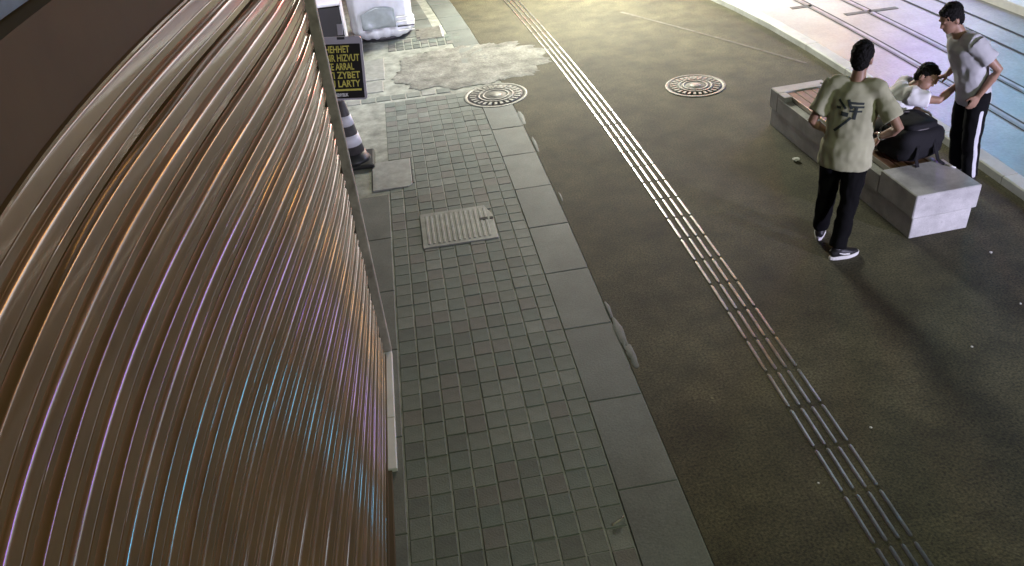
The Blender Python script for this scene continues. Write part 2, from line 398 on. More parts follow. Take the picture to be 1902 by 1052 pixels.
# drain slots across the tram road
for x, y, l in ((5.75, 11.6, 0.35), (6.3, 11.0, 0.8)):
    g_ = box('drain_grate', x, x + l, y, y + 0.10, ZR - 0.01, ZR + 0.006, MAT['irondark'], road, 0.003)

# painted line fragments on the asphalt
for (a, b) in (((3.38, 12.72), (5.0, 9.55)),):
    n = 26; v = []; f = []
    d = Vector((b[0] - a[0], b[1] - a[1])); nrm = Vector((-d.y, d.x)).normalized()
    for i in range(n + 1):
        t = i / n; c = Vector(a) + d * t + nrm * 0.03 * math.sin(t * 3.1); wv = 0.022 + 0.012 * noise.noise(Vector((t * 9, 0, 0)))
        v += [(c.x + nrm.x * wv, c.y + nrm.y * wv, 0.004), (c.x - nrm.x * wv, c.y - nrm.y * wv, 0.004)]
    f = [(2 * i, 2 * i + 1, 2 * i + 3, 2 * i + 2) for i in range(n) ]
    mesh('worn_paint_line', v, f, mat('worn_line_paint', (0.105, 0.095, 0.072), 0.8, noise_scale=12, amt=0.4), path)

# ------------------------------------------------------------------ covers
def manhole(x, y, r, label):
    t = empty('manhole_cover', (x, y, 0)); tag(t, label, 'manhole cover')
    lathe('rim', [(r, -0.02), (r, 0.007), (r * 0.985, 0.010), (r * 0.90, 0.010), (r * 0.885, 0.002)], MAT['iron'], t, 48)
    lathe('seam', [(r * 0.885, -0.01), (r * 0.885, 0.004), (r * 0.86, 0.004), (r * 0.86, -0.01)], MAT['groove'], t, 48)
    lathe('plate', [(r * 0.86, -0.01), (r * 0.86, 0.007), (0.001, 0.008)], MAT['irondark'], t, 48)
    for q in (0.36, 0.5):
        lathe('ring', [(r * q, 0.006), (r * q, 0.014), (r * (q + 0.07), 0.014), (r * (q + 0.07), 0.006)], MAT['iron'], t, 40)
    bm = bmesh.new()
    for k in range(26):
        a = 2 * math.pi * k / 26
        for q0, q1 in ((0.61, 0.83),):
            p = [Vector((math.cos(a + s * 0.07) * r * q, math.sin(a + s * 0.07) * r * q, 0)) for q, s in ((q0, -1), (q1, -1), (q1, 1), (q0, 1))]
            lo = [bm.verts.new((q.x, q.y, 0.006)) for q in p]; c = sum(p, Vector()) / 4
            hi = [bm.verts.new((c.x + (q.x - c.x) * 0.85, c.y + (q.y - c.y) * 0.85, 0.014)) for q in p]
            bm.faces.new(hi)
            for i in range(4): bm.faces.new((lo[i], lo[(i + 1) % 4], hi[(i + 1) % 4], hi[i]))
    bm.normal_update(); bm_obj('tread_studs', bm, MAT['iron'], t, kind='stuff')
    lathe('hub', [(r * 0.2, 0.006), (r * 0.18, 0.013), (0.001, 0.014)], MAT['iron'], t, 24)
manhole(*MAN[0], 'round iron manhole cover at the end of the kerb slabs')
manhole(*MAN[1], 'round iron manhole cover set alone in the asphalt')

t = empty('access_cover', ((COV[0][0] + COV[0][1]) / 2, (COV[0][2] + COV[0][3]) / 2, 0)); tag(t, 'ribbed rectangular access cover with a clipped corner in the paving', 'access cover')
hw, hl = 0.353, 0.325
def prism(name, poly, z0, z1, m, parent, inset=0.004):
    bm = bmesh.new(); c = sum((Vector(p) for p in poly), Vector((0, 0))) / len(poly)
    lo = [bm.verts.new((x, y, z0)) for x, y in poly]
    mi = [bm.verts.new((x, y, z1 - inset)) for x, y in poly]
    hi = [bm.verts.new((x - inset * (1 if x > c.x else -1), y - inset * (1 if y > c.y else -1), z1)) for x, y in poly]
    bm.faces.new(hi); n = len(poly)
    for A, B in ((lo, mi), (mi, hi)):
        for i in range(n): bm.faces.new((A[i], A[(i + 1) % n], B[(i + 1) % n], B[i]))
    bm.normal_update(); return bm_obj(name, bm, m, parent)
prism('plate', [(-hw, -hl), (hw, -hl), (hw, hl * 0.35), (hw - 0.06, hl), (-hw, hl)], -0.03, 0.009, MAT['cover'], t)
for i in range(13):
    x = -hw + 0.06 + i * 0.048
    box('rib', x - 0.012, x + 0.012, -hl + 0.05, hl - 0.06, 0.008, 0.014, MAT['cover'], t, 0.003)
box('lifting_slot', 0.22, 0.30, 0.03, 0.075, 0.0085, 0.0148, MAT['groove'], t)
box('lifting_slot', 0.32, 0.352, 0.035, 0.07, 0.0085, 0.0148, MAT['groove'], t)
t = empty('access_cover', ((COV[1][0] + COV[1][1]) / 2, (COV[1][2] + COV[1][3]) / 2, 0)); tag(t, 'smooth concrete access cover in the paving beside the traffic cone', 'access cover')
prism('plate', [(-0.21, -0.34), (0.17, -0.34), (0.215, -0.29), (0.215, 0.345), (-0.21, 0.345)], -0.03, 0.009, MAT['cover'], t)
box('frame_edge', 0.218, 0.228, -0.27, 0.35, -0.02, 0.007, MAT['groove'], t)
t = empty('drain_cover', (-0.02, 12.95, 0)); tag(t, 'small dark metal drain cover with a bright edge near the white wrapped stack', 'drain cover')
t.location = (0.28, 12.95, 0)
box('plate', -0.2, 0.2, -0.3, 0.28, -0.02, 0.010, MAT['iron'], t, 0.004)
box('edge_bar', 0.203, 0.235, -0.3, 0.28, -0.02, 0.016, MAT['marble'], t, 0.004)
box('keyhole', -0.19, -0.14, -0.24, -0.18, 0.006, 0.0125, MAT['groove'], t)
box('keyhole', -0.19, -0.14, 0.16, 0.22, 0.006, 0.0125, MAT['groove'], t)

# ------------------------------------------------------------------ roller shutter and shop front
sh = empty('roller_shutter', (wallx(4.9), 4.9, 0))
tag(sh, 'brown metal roller shutter bowed along the shop front, lowered to the pavement', 'shutter')
PIT = 0.226; Z0S = 0.075; NS = 14
def rib(z0, r):
    """one rib of a slat: steep underside, near-flat face, rounded shoulder that catches the street lights"""
    p = [(z0, -0.004), (z0 + 0.005, 0.012), (z0 + 0.009, 0.0165)]
    zf = z0 + 0.092 - r; k0 = 0.0172
    p += [(z0 + 0.028, 0.0178), (z0 + 0.0305, 0.0180), (z0 + 0.032, 0.0206), (z0 + 0.0345, 0.0214), (z0 + 0.037, 0.0206), (z0 + 0.0385, 0.0182), (zf - 0.008, 0.0180)]
    for k in range(9):
        a = R(6 + 62 * k / 8); p.append((zf + r * (math.sin(a) - math.sin(R(6))), k0 + r * (math.cos(a) - math.cos(R(6)))))
    p += [(z0 + 0.097, -0.001), (z0 + 0.101, -0.004)]
    return p
prof = [(0, -0.034), (0.009, -0.034)] + rib(0.010, 0.019) + rib(0.1125, 0.008) + [(0.2145, -0.010), (0.217, -0.034), (PIT, -0.034)]
OX, OY = wallx(4.9), 4.9
def slat_mesh(yend, zb):
    ys = [-0.6 + (yend + 0.6) * i / 60 for i in range(61)]
    v = []; f = []; n = len(prof)
    for y in ys:
        dn = 0.003 * noise.noise(Vector((y * 1.4, zb * 9, 0))); tl = 0.05 * noise.noise(Vector((y * 0.9, zb * 7, 5)))
        for z, d in prof: v.append((wallx(y, zb + z) + d + dn + (z - PIT / 2) * tl - OX, y - OY, z))
    for i in range(60):
        for j in range(n - 1): f.append((i * n + j, (i + 1) * n + j, (i + 1) * n + j + 1, i * n + j + 1))
    f.append(tuple(60 * n + j for j in range(n)))
    me = bpy.data.meshes.new('slat'); me.from_pydata(v, [], f); me.update()
    for p in me.polygons: p.use_smooth = True
    me.set_sharp_from_angle(angle=R(40))
    me.materials.append(MAT['shutter']); return me
for i in range(NS):
    zb = Z0S + i * PIT
    o = bpy.data.objects.new('slat', slat_mesh((4.80, 4.845)[i % 2], zb)); link(o, sh); o.location = (rnd.uniform(-.002, .002), 0, zb)
def sweep(name, x0, x1, z0, z1, ya, yb_, m, parent, n=50, org=(OX, OY)):
    v = []; f = []
    for i in range(n + 1):
        y = ya + (yb_ - ya) * i / n; b = wallx(y, z0); c = wallx(y, z1)
        v += [(b + x0 - org[0], y - org[1], z0), (b + x1 - org[0], y - org[1], z0), (c + x1 - org[0], y - org[1], z1), (c + x0 - org[0], y - org[1], z1)]
    for i in range(n):
        a = 4 * i; c = a + 4
        for j in range(4): f.append((a + j, a + (j + 1) % 4, c + (j + 1) % 4, c + j))
    f += [(3, 2, 1, 0), (4 * n, 4 * n + 1, 4 * n + 2, 4 * n + 3)]
    return mesh(name, v, f, m, parent)
sweep('bottom_bar', -0.01, 0.022, 0.012, 0.072, -0.6, 4.86, MAT['housing'], sh)
for za, zb in ((0.012, 0.5), (0.502, 1.0), (1.002, 1.6), (1.602, 3.24)): sweep('backing', -0.09, -0.05, za, zb, -0.6, 4.87, MAT['blackgap'], sh)
sweep('housing_panel', -0.03, 0.034, 3.245, 3.47, -0.6, 4.90, MAT['housing'], sh)
sweep('housing_lip', 0.0, 0.046, 3.236, 3.2445, -0.6, 4.90, MAT['shutter'], sh)
gr = empty('guide_rail', (OX, 4.96, 0)); tag(gr, 'worn upright guide post at the far end of the brown shutter', 'post')
box('post', -0.005, 0.062, -0.02, 0.055, 0.0, 3.9, MAT['rail'], gr, 0.006)
box('flange', -0.05, -0.007, 0.01, 0.05, 0.0, 3.9, MAT['rail'], gr, 0.003)
# slot behind the slat ends
box('slot', -0.055, -0.034, -0.085, 0.008, 0.0, 3.6, MAT['blackgap'], gr)

sb = empty('shop_building', (-1.0, 3, 0)); tag(sb, 'dark shop front wall with render tinted for blue sign light above the brown shutter box', 'building')
v = sweep('upper_wall', -0.4, -0.02, 3.475, 6.5, -0.6, 4.9, MAT['bluelitwall'], sb, org=(-1.0, 3))
box('return_wall', -1.6, 0.32, 2.05, 2.25, 0, 6.5, MAT['plaster'], sb)
box('recessed_wall', -1.9, -1.55, 2.26, 30, 0, 6.5, MAT['plaster'], sb)
box('near_wall', -1.9, 0.45, -8, -3.65, 0, 6.5, MAT['plaster'], sb)
sill = empty('door_sill', (-0.62, 4.36, 0)); tag(sill, 'white marble sill strip on the ground at the shutter foot', 'sill')
for a, b in ((-0.65, -0.17), (-0.166, 0.57)):
    box('marble_piece', 0.024, 0.098, a, b, 0.0, 0.035, MAT['marble'], sill, 0.004)
box('dark_piece', 0.02, 0.065, -2.9, -0.655, 0.0, 0.03, MAT['housing'], sill, 0.004)

# ------------------------------------------------------------------ cone with sign
t = empty('traffic_cone', (-0.86, 8.5, 0)); tag(t, 'dark traffic cone with white bands on a black base beside the shutter post', 'cone')
cn = 28
def cz(z): return 0.165 - 0.125 * (z - 0.06) / 0.68
box('base', -0.24, 0.24, -0.22, 0.22, 0.0, 0.05, MAT['rubber'], t, 0.02, 2)
lathe('skirt', [(0.20, 0.05), (0.175, 0.075), (cz(0.14), 0.15)], MAT['rubber'], t, cn)
lathe('body', [(cz(0.15), 0.15), (cz(0.74), 0.74), (cz(0.74) - 0.01, 0.75)], MAT['conegrey'], t, cn)
for a, b in ((0.24, 0.36), (0.47, 0.58)):
    lathe('reflective_band', [(cz(a) + 0.004, a), (cz(b) + 0.004, b)], MAT['conewhite'], t, cn)
sg = empty('notice_board', (-0.78, 8.42, 0.75)); sg.rotation_euler = (R(-12), R(4), R(-4))
tag(sg, 'black notice board with yellow lettering in a pale frame standing on the cone', 'sign')
bm = bmesh.new()
def rrect(w2, h0, h1, r, arch=0.0, n=6):
    pts = []
    for cx_, cz_, a0 in ((w2 - r, h0 + r, -90), (w2 - r, h1 - r, 0), (-w2 + r, h1 - r, 90), (-w2 + r, h0 + r, 180)):
        for i in range(n + 1):
            a = R(a0 + 90 * i / n); pts.append((cx_ + r * math.cos(a), cz_ + r * math.sin(a)))
    if arch:
        pts = [(x, z + (arch * (1 - (x / w2) ** 2) if z > h1 - 2 * r else 0)) for x, z in pts]
    return pts
def plate(name, pts, y0, y1, m, parent):
    n = len(pts); v = [(x, y0, z) for x, z in pts] + [(x, y1, z) for x, z in pts]
    f = [tuple(range(n)), tuple(range(2 * n - 1, n - 1, -1))] + [(i, n + i, n + (i + 1) % n, (i + 1) % n) for i in range(n)]
    o = mesh(name, v, f, m, parent)
    b = bmesh.new(); b.from_mesh(o.data); bmesh.ops.recalc_face_normals(b, faces=b.faces); b.to_mesh(o.data); b.free()
    return o
bm.free()
fr = rrect(0.215, 0.02, 0.66, 0.03)
top = [(x, z + (0.05 * (1 - (x / 0.215) ** 2) if z > 0.6 else 0)) for x, z in fr]
plate('frame', top, -0.012, 0.02, MAT['signframe'], sg)
plate('panel', rrect(0.19, 0.04, 0.60, 0.008), -0.018, -0.011, MAT['signblack'], sg)
box('handle', -0.03, 0.03, -0.0, 0.012, 0.69, 0.80, MAT['signframe'], sg, 0.004)
box('handle_slot', -0.04, 0.04, -0.016, -0.0, 0.645, 0.67, MAT['cabinet'], sg, 0.003)
def text(name, s, size, wmax, x, z, m, parent, y=-0.0205):
    cu = bpy.data.curves.new(name, 'FONT'); cu.body = s; cu.size = size; cu.extrude = 0.0012; cu.align_x = 'LEFT'; cu.resolution_u = 2; cu.offset = 0.0018
    tmp = bpy.data.objects.new(name, cu); col.objects.link(tmp)
    dg = bpy.context.evaluated_depsgraph_get(); me = bpy.data.meshes.new_from_object(tmp.evaluated_get(dg))
    bpy.data.objects.remove(tmp); me.materials.clear(); me.materials.append(m)
    xs = [q.co.x for q in me.vertices]; sx = wmax / (max(xs) - min(xs)); x0 = min(xs)
    for q in me.vertices: q.co = Vector((x + (q.co.x - x0) * sx, y - q.co.z, z + q.co.y))
    o = bpy.data.objects.new(name, me); link(o, parent); return o
for i, (s, w_) in enumerate((('HEHHET', 0.25), ('BIR HIZVUT', 0.345), ('TE ARRAL', 0.28), ('YI ZYBET', 0.335), ('YI LARTY', 0.33))):
    text('lettering', s, 0.098, w_, -0.172, 0.515 - 0.0885 * i, MAT['signyellow'], sg)
box('lettering_bar', -0.172, 0.165, -0.0205, -0.018, 0.118, 0.138, MAT['signyellow'], sg)
text('small_lettering', 'HEDIYELIK', 0.045, 0.15, -0.13, 0.062, MAT['white'], sg)

# ------------------------------------------------------------------ wrapped stack and dark cabinet at the far end
cb = empty('cabinet', (-1.16, 11.75, 0)); tag(cb, 'dark upright cabinet with a pale top beside the white wrapped stack', 'cabinet')
box('body', -0.24, 0.24, -0.2, 0.2, 0.06, 0.96, MAT['cabinet'], cb, 0.012)
box('top', -0.26, 0.26, -0.22, 0.22, 0.962, 1.0, MAT['cabinettop'], cb, 0.006)
box('plinth', -0.22, 0.22, -0.18, 0.18, 0.0, 0.058, MAT['rubber'], cb)
box('side_strip', 0.243, 0.262, -0.2, 0.2, 0.3, 0.958, MAT['cabinettop'], cb)
wr = empty('wrapped_stack', (-0.42, 13.25, 0)); tag(wr, 'bulky stack wrapped in white plastic sheet on the pavement', 'wrapped stack')
def wrapped():
    n = 72; rows = [(0.05, 0.86), (0.10, 0.99), (0.17, 1.03), (0.24, 0.99), (0.34, 0.985), (0.5, 1.0), (0.68, 1.01), (0.86, 0.97), (0.95, 0.86), (0.99, 0.6), (1.0, 0.3)]
    v = []; f = []
    for k, (z, s) in enumerate(rows):
        for i in range(n):
            a = 2 * math.pi * i / n
            ca, sa = math.cos(a), math.sin(a); p = 3.0
            rr = 1 / (abs(ca) ** p + abs(sa) ** p) ** (1 / p)
            fold = 0.018 * math.sin(a * 17 + 3 * math.sin(z * 4)) * (1 if z < 0.9 else 0.3) + 0.03 * noise.noise(Vector((ca * 2.4, sa * 2.4, z * 4)))
            v.append(((0.49 * s * rr + fold) * ca, (0.5 * s * rr + fold) * sa, z + 0.02 * noise.noise(Vector((ca * 3, sa * 3, 7)))))
    for k in range(len(rows) - 1):
        for i in range(n):
            j = (i + 1) % n; f.append((k * n + i, k * n + j, (k + 1) * n + j, (k + 1) * n + i))
    f.append(tuple((len(rows) - 1) * n + i for i in range(n)))
    return mesh('plastic_sheet', v, f, MAT['plastic'], wr, True)
wrapped()
lathe('dark_base', [(0.40, 0.0), (0.47, 0.03), (0.47, 0.075), (0.3, 0.08)], MAT['cabinet'], wr, 40)
def film():
    v = []; f = []; nx, nz = 14, 8
    for j in range(nz + 1):
        for i in range(nx + 1):
            u = i / nx; q = j / nz
            x = -0.30 + 0.52 * u; z = 0.24 + 0.30 * q * (0.75 + 0.35 * math.sin(u * 2.6))
            yy = -0.545 - 0.012 * math.sin(u * 7 + q * 5) - 0.02 * noise.noise(Vector((u * 4, q * 4, 0)))
            v.append((x, yy, z))
    for j in range(nz):
        for i in range(nx): a = j * (nx + 1) + i; f.append((a, a + 1, a + nx + 2, a + nx + 1))
    o = mesh('grey_film_panel', v, f, MAT['plasticgrey'], wr, True); md = o.modifiers.new('t', 'SOLIDIFY'); md.thickness = 0.012
film()
for k in range(4):
    box('tape_band', 0.24, 0.50, -0.548 - 0.004 * k, -0.53, 0.16 + k * 0.07, 0.175 + k * 0.07, MAT['cabinet'] if k == 1 else MAT['white'], wr)

# ------------------------------------------------------------------ bench
bn = empty('bench', (4.165, 6.67, 0), R(2.9)); tag(bn, 'pale stone block bench with a wooden seat on the asphalt by the tram road', 'bench')
BW, BL, BH = 0.30, 1.31, 0.425
box('lower_block', -BW + 0.02, BW - 0.03, -BL + 0.015, BL - 0.02, 0.0, 0.20, MAT['benchstone'], bn, 0.006)
# upper stone ring round the sunken seat
box('near_end_block', -BW, BW, -BL, -BL + 0.52, 0.206, BH, MAT['benchstone'], bn, 0.008)
box('far_end_block', -BW, BW, BL - 0.17, BL, 0.206, BH, MAT['benchstone'], bn, 0.008)
box('side_rail', -BW, -BW + 0.085, -BL + 0.523, BL - 0.173, 0.206, BH - 0.055, MAT['benchstone'], bn, 0.004)
box('side_rail', BW - 0.085, BW, -BL + 0.523, BL - 0.173, 0.206, BH - 0.055, MAT['benchstone'], bn, 0.004)
box('corner_tongue', -BW, -BW + 0.085, BL - 0.32, BL - 0.1735, BH - 0.054, BH, MAT['benchstone'], bn, 0.004)
for i in range(5):
    x = -BW + 0.10 + i * 0.093
    box('seat_plank', x, x + 0.085, -BL + 0.53, BL - 0.18, BH - 0.05, BH - 0.012, MAT['wood'], bn, 0.006)
box('seat_edge_trim', -BW + 0.088, -BW + 0.098, -BL + 0.53, BL - 0.325, BH - 0.052, BH - 0.006, MAT['trim'], bn)
lathe('fixing_bolt', [(0.018, BH - 0.002), (0.018, BH + 0.004), (0.001, BH + 0.005)], MAT['irondark'], bn, 12, c=(BW - 0.06, BL - 0.1))

# ------------------------------------------------------------------ people
def ring_tube(v, f, pts, rad, side=None, n=14, cap=True):
    """pts centre line, rad list of (rx, ry); rx along 'side'."""
    pts = [Vector(p) for p in pts]; base = len(v)
    for k, p in enumerate(pts):
        d = (pts[min(k + 1, len(pts) - 1)] - pts[max(k - 1, 0)])
        d = d.normalized() if d.length > 1e-6 else Vector((0, 0, 1))
        s = Vector(side) if side else (Vector((1, 0, 0)) if abs(d.x) < 0.8 else Vector((0, 1, 0)))
        s = (s - d * s.dot(d)).normalized(); u = d.cross(s)
        rx, ry = rad[k] if isinstance(rad[k], tuple) else (rad[k], rad[k])
        for i in range(n):
            a = 2 * math.pi * i / n
            v.append(p + s * rx * math.cos(a) + u * ry * math.sin(a))
    for k in range(len(pts) - 1):
        for i in range(n):
            j = (i + 1) % n; f.append((base + k * n + i, base + k * n + j, base + (k + 1) * n + j, base + (k + 1) * n + i))
    f.append(tuple(base + i for i in range(n - 1, -1, -1))); f.append(tuple(base + (len(pts) - 1) * n + i for i in range(n)))
def ellipsoid(v, f, c, r, axes=None, nu=16, nv=10):
    c = Vector(c); ax = axes or (Vector((1, 0, 0)), Vector((0, 1, 0)), Vector((0, 0, 1))); base = len(v)
    for k in range(1, nv):
        th = math.pi * k / nv
        for i in range(nu):
            a = 2 * math.pi * i / nu
            v.append(c + ax[0] * r[0] * math.sin(th) * math.cos(a) + ax[1] * r[1] * math.sin(th) * math.sin(a) - ax[2] * r[2] * math.cos(th))
    v.append(c - ax[2] * r[2]); v.append(c + ax[2] * r[2]); b = len(v) - 2
    for k in range(nv - 2):
        for i in range(nu):
            j = (i + 1) % nu; f.append((base + k * nu + i, base + k * nu + j, base + (k + 1) * nu + j, base + (k + 1) * nu + i))
    for i in range(nu):
        j = (i + 1) % nu; f.append((b, base + j, base + i)); f.append((b + 1, base + (nv - 2) * nu + i, base + (nv - 2) * nu + j))
def remesh(o, vox, smooth=3, disp=None):
    md = o.modifiers.new('skin', 'REMESH'); md.mode = 'VOXEL'; md.voxel_size = vox; md.use_smooth_shade = True
    if smooth: s = o.modifiers.new('soft', 'SMOOTH'); s.factor = 0.5; s.iterations = smooth
    if disp:
        tx = bpy.data.textures.new(o.name + '_folds', 'CLOUDS'); tx.noise_scale = disp[0]; tx.noise_depth = 1
        d = o.modifiers.new('folds', 'DISPLACE'); d.texture = tx; d.strength = disp[1]; d.mid_level = 0.5; d.texture_coords = 'LOCAL'
def hand(v, f, wrist, d, n, thumb_side, curl=0.5):
    """d finger direction, n back-of-hand normal, thumb_side: +1 / -1 along d x n"""
    d = Vector(d).normalized(); n = Vector(n); n = (n - d * n.dot(d)).normalized(); s = d.cross(n) * thumb_side; W = Vector(wrist)
    ring_tube(v, f, [W - d * 0.02, W + d * 0.02, W + d * 0.055, W + d * 0.092], [(0.024, 0.019), (0.031, 0.017), (0.040, 0.015), (0.038, 0.012)], side=s, n=12)
    for off, L in ((0.030, 0.068), (0.0105, 0.078), (-0.0095, 0.073), (-0.029, 0.058)):
        p = W + d * 0.086 + s * off; pts = [p - d * 0.02, p]; a = curl * 0.5; dd = d
        for k, q in enumerate((0.42, 0.32, 0.26)):
            dd = d * math.cos(a) - n * math.sin(a); p = p + dd * L * q; pts.append(p.copy()); a += curl
        ring_tube(v, f, pts, [0.0105, 0.0105, 0.010, 0.0093, 0.0075], n=8)
    p = W + d * 0.025 + s * 0.028
    pts = [p - s * 0.012, p]; dd = (d * 0.6 + s * 0.7 - n * 0.25).normalized(); p = p + dd * 0.036; pts.append(p.copy())
    dd = (d * 0.9 + s * 0.25 - n * 0.35).normalized(); p = p + dd * 0.03; pts.append(p.copy()); p = p + dd * 0.022; pts.append(p.copy())
    ring_tube(v, f, pts, [0.013, 0.014, 0.0125, 0.011, 0.008], n=8)
def person(loc, az, P, S, label, shirt_m, extras=None):
    """P pose points in local frame x right, y forward, z up."""
    root = empty('person', loc, -az); tag(root, label, 'person'); root.scale = (S * P.get('slim', 1.0), S * P.get('slim', 1.0), S)
    g = {k: Vector(q) for k, q in P.items() if isinstance(q, tuple)}
    X = Vector((1, 0, 0))
    v = []; f = []
    # torso
    ring_tube(v, f, [g['pelvis'] - Vector((0, 0, 0.06)), g['pelvis'], g['waist'], g['chest'], g['neck'] - (g['neck'] - g['chest']) * 0.25, g['neck']],
              [(0.14, 0.10), (0.16, 0.11), (0.142, 0.098), (0.168, 0.112), (0.112, 0.074), (0.056, 0.056)], side=X, n=18)
    hd = g['head']; ring_tube(v, f, [g['neck'] - (hd - g['neck']) * 0.25, g['neck'] + (hd - g['neck']) * 0.35, hd - (hd - g['neck']) * 0.3], [(0.062, 0.06), (0.054, 0.054), (0.052, 0.054)], side=X, n=14)
    fz = g['face'].normalized(); ux = X - fz * X.dot(fz); ux = ux.normalized() if 'turn' not in P else ux.normalized(); uz = ux.cross(fz)
    A = (ux, fz, uz)
    ellipsoid(v, f, hd + uz * 0.02, (0.076, 0.094, 0.100), A)
    ellipsoid(v, f, hd + fz * 0.028 - uz * 0.052, (0.058, 0.068, 0.066), A)
    ellipsoid(v, f, hd + fz * 0.055 - uz * 0.092, (0.03, 0.034, 0.024), A)
    ring_tube(v, f, [hd + fz * 0.085 + uz * 0.012, hd + fz * 0.104 - uz * 0.03, hd + fz * 0.085 - uz * 0.04], [0.011, 0.016, 0.012], n=8)
    ellipsoid(v, f, hd + fz * 0.088 - uz * 0.066, (0.024, 0.012, 0.012), A)
    for s in (-1, 1):
        ellipsoid(v, f, hd + ux * 0.078 * s - fz * 0.008 - uz * 0.015, (0.012, 0.02, 0.032), A, 10, 8)
        ellipsoid(v, f, hd + ux * 0.034 * s + fz * 0.086 + uz * 0.022, (0.024, 0.012, 0.008), A, 10, 6)
    for s, q in ((-1, 'L'), (1, 'R')):
        a, b, c = g['sh' + q], g['el' + q], g['wr' + q]
        ring_tube(v, f, [a + Vector((-s * 0.05, 0, 0.0)), a, a.lerp(b, 0.4), b, b.lerp(c, 0.3), c], [0.055, 0.058, 0.046, 0.038, 0.040, 0.026], n=12)
        hn = g.get('hn' + q, Vector((s, 0, 0))); hd_ = g.get('hd' + q, c - b)
        hand(v, f, c, hd_, hn, P.get('th' + q, -s), P.get('cu' + q, 0.45))
        a, b, c = g['hip' + q], g['kn' + q], g['an' + q]
        ring_tube(v, f, [a, a.lerp(b, 0.5), b, b.lerp(c, 0.35), c], [0.085, 0.07, 0.052, 0.05, 0.034], n=12)
        t_ = g['toe' + q]; ring_tube(v, f, [c, c - Vector((0, 0, 0.03)), c.lerp(t_, 0.5) - Vector((0, 0, 0.03)), t_ - Vector((0, 0, 0.02))], [0.036, 0.036, 0.034, 0.026], n=10)
    body = mesh('body', v, f, MAT['skin'], root, True); remesh(body, 0.0085, 2)
    # hair
    v = []; f = []
    ellipsoid(v, f, hd + uz * 0.040 - fz * 0.016, (0.087, 0.096, 0.098), A)
    ellipsoid(v, f, hd - uz * 0.018 - fz * 0.045, (0.074, 0.058, 0.075), A)
    ellipsoid(v, f, hd + uz * 0.088 + fz * 0.042, (0.056, 0.044, 0.032), A)
    h = mesh('hair', v, f, MAT['hair'], root, True); remesh(h, 0.006, 1, (0.016, 0.018))
    # shirt
    v = []; f = []
    pe, wa, ch, ne = g['pelvis'], g['waist'], g['chest'], g['neck']
    hem = g.get('hem', pe + Vector((0, 0, -0.09)))
    hw_ = P.get('hemw', (0.195, 0.15))
    ring_tube(v, f, [hem, hem.lerp(pe, 0.5), pe + (wa - pe) * 0.3, wa, ch, ch.lerp(ne, 0.62), ne - (ne - ch) * 0.08],
              [hw_, (hw_[0] - 0.004, hw_[1] - 0.004), (hw_[0] - 0.006, hw_[1] - 0.006), (0.188, 0.138), (0.196, 0.142), (0.178, 0.126), (0.080, 0.080)], side=X, n=20)
    for s, q in ((-1, 'L'), (1, 'R')):
        a, b = g['sh' + q], g['el' + q]
        ring_tube(v, f, [a + Vector((-s * 0.09, 0, 0.0)), a + Vector((0, 0, 0.004)), a.lerp(b, 0.35), a.lerp(b, P.get('slv', 0.70))], [0.080, 0.085, 0.080, 0.082], n=14)
    for s, q in ((-1, 'L'), (1, 'R')):
        a = g['sh' + q]; m_ = ch.lerp(ne, 0.66); b0 = Vector((s * 0.06, m_.y, m_.z + 0.012))
        ring_tube(v, f, [b0, b0.lerp(a, 0.5) + Vector((0, 0, 0.010)), a + Vector((0, 0, 0.004))], [0.074, 0.082, 0.085], n=14)
    shirt = mesh('t_shirt', v, f, shirt_m, root, True); remesh(shirt, 0.011, 4, (0.11, 0.028))
    # trousers
    v = []; f = []
    ring_tube(v, f, [pe + (wa - pe) * 0.25, pe, pe - Vector((0, 0, 0.07))], [(0.165, 0.118), (0.172, 0.13), (0.16, 0.12)], side=X, n=18)
    for q in 'LR':
        a, b, c = g['hip' + q], g['kn' + q], g['an' + q]
        ring_tube(v, f, [a + (a - b) * 0.05, a.lerp(b, 0.45), b, b.lerp(c, 0.45), c + (b - c) * 0.05], [0.108, 0.099, 0.083, 0.080, 0.071], n=14)
    tr = mesh('trousers', v, f, MAT['pants'], root, True); remesh(tr, 0.012, 4, (0.1, 0.024))
    # shoes
    for q in 'LR':
        a, t_ = g['an' + q], g['toe' + q]
        d = (t_ - a); zf = P.get('floor', 0.0); a0 = Vector((a.x, a.y, zf)); d.z = 0; d.normalize(); sd_ = Vector((d.y, -d.x, 0))
        def ringz(z, gx): return [a0 + d * (0.085 + 0.150 * math.cos(an) * gx) + sd_ * (0.052 * math.sin(an) * gx * (1.0 if math.cos(an) > -0.2 else 0.86)) + Vector((0, 0, z)) for an in [2 * math.pi * i / 20 for i in range(20)]]
        vv = []; ff = []
        for z, gx in ((0.0, 0.97), (0.006, 1.0), (0.028, 1.0), (0.032, 0.98)): vv += ringz(z, gx)
        for k in range(3):
            for i in range(20): ff.append((k * 20 + i, k * 20 + (i + 1) % 20, (k + 1) * 20 + (i + 1) % 20, (k + 1) * 20 + i))
        ff.append(tuple(range(19, -1, -1))); ff.append(tuple(60 + i for i in range(20)))
        vu = []; fu = []
        ring_tube(vu, fu, [a0 - d * 0.055 + Vector((0, 0, 0.05)), a0 - d * 0.03 + Vector((0, 0, 0.062)), a0 + d * 0.05 + Vector((0, 0, 0.06)), a0 + d * 0.14 + Vector((0, 0, 0.044)), a0 + d * 0.215 + Vector((0, 0, 0.036))],
                  [(0.03, 0.03), (0.042, 0.045), (0.045, 0.045), (0.047, 0.03), (0.03, 0.016)], side=sd_, n=14)
        ring_tube(vu, fu, [a0 + Vector((0, 0, 0.06)), a0 + Vector((0, 0, 0.115))], [(0.046, 0.05), (0.043, 0.046)], side=sd_, n=14)
        s_ = mesh('shoe', vu, fu, MAT['shoeblack'], root, True); remesh(s_, 0.008, 2)
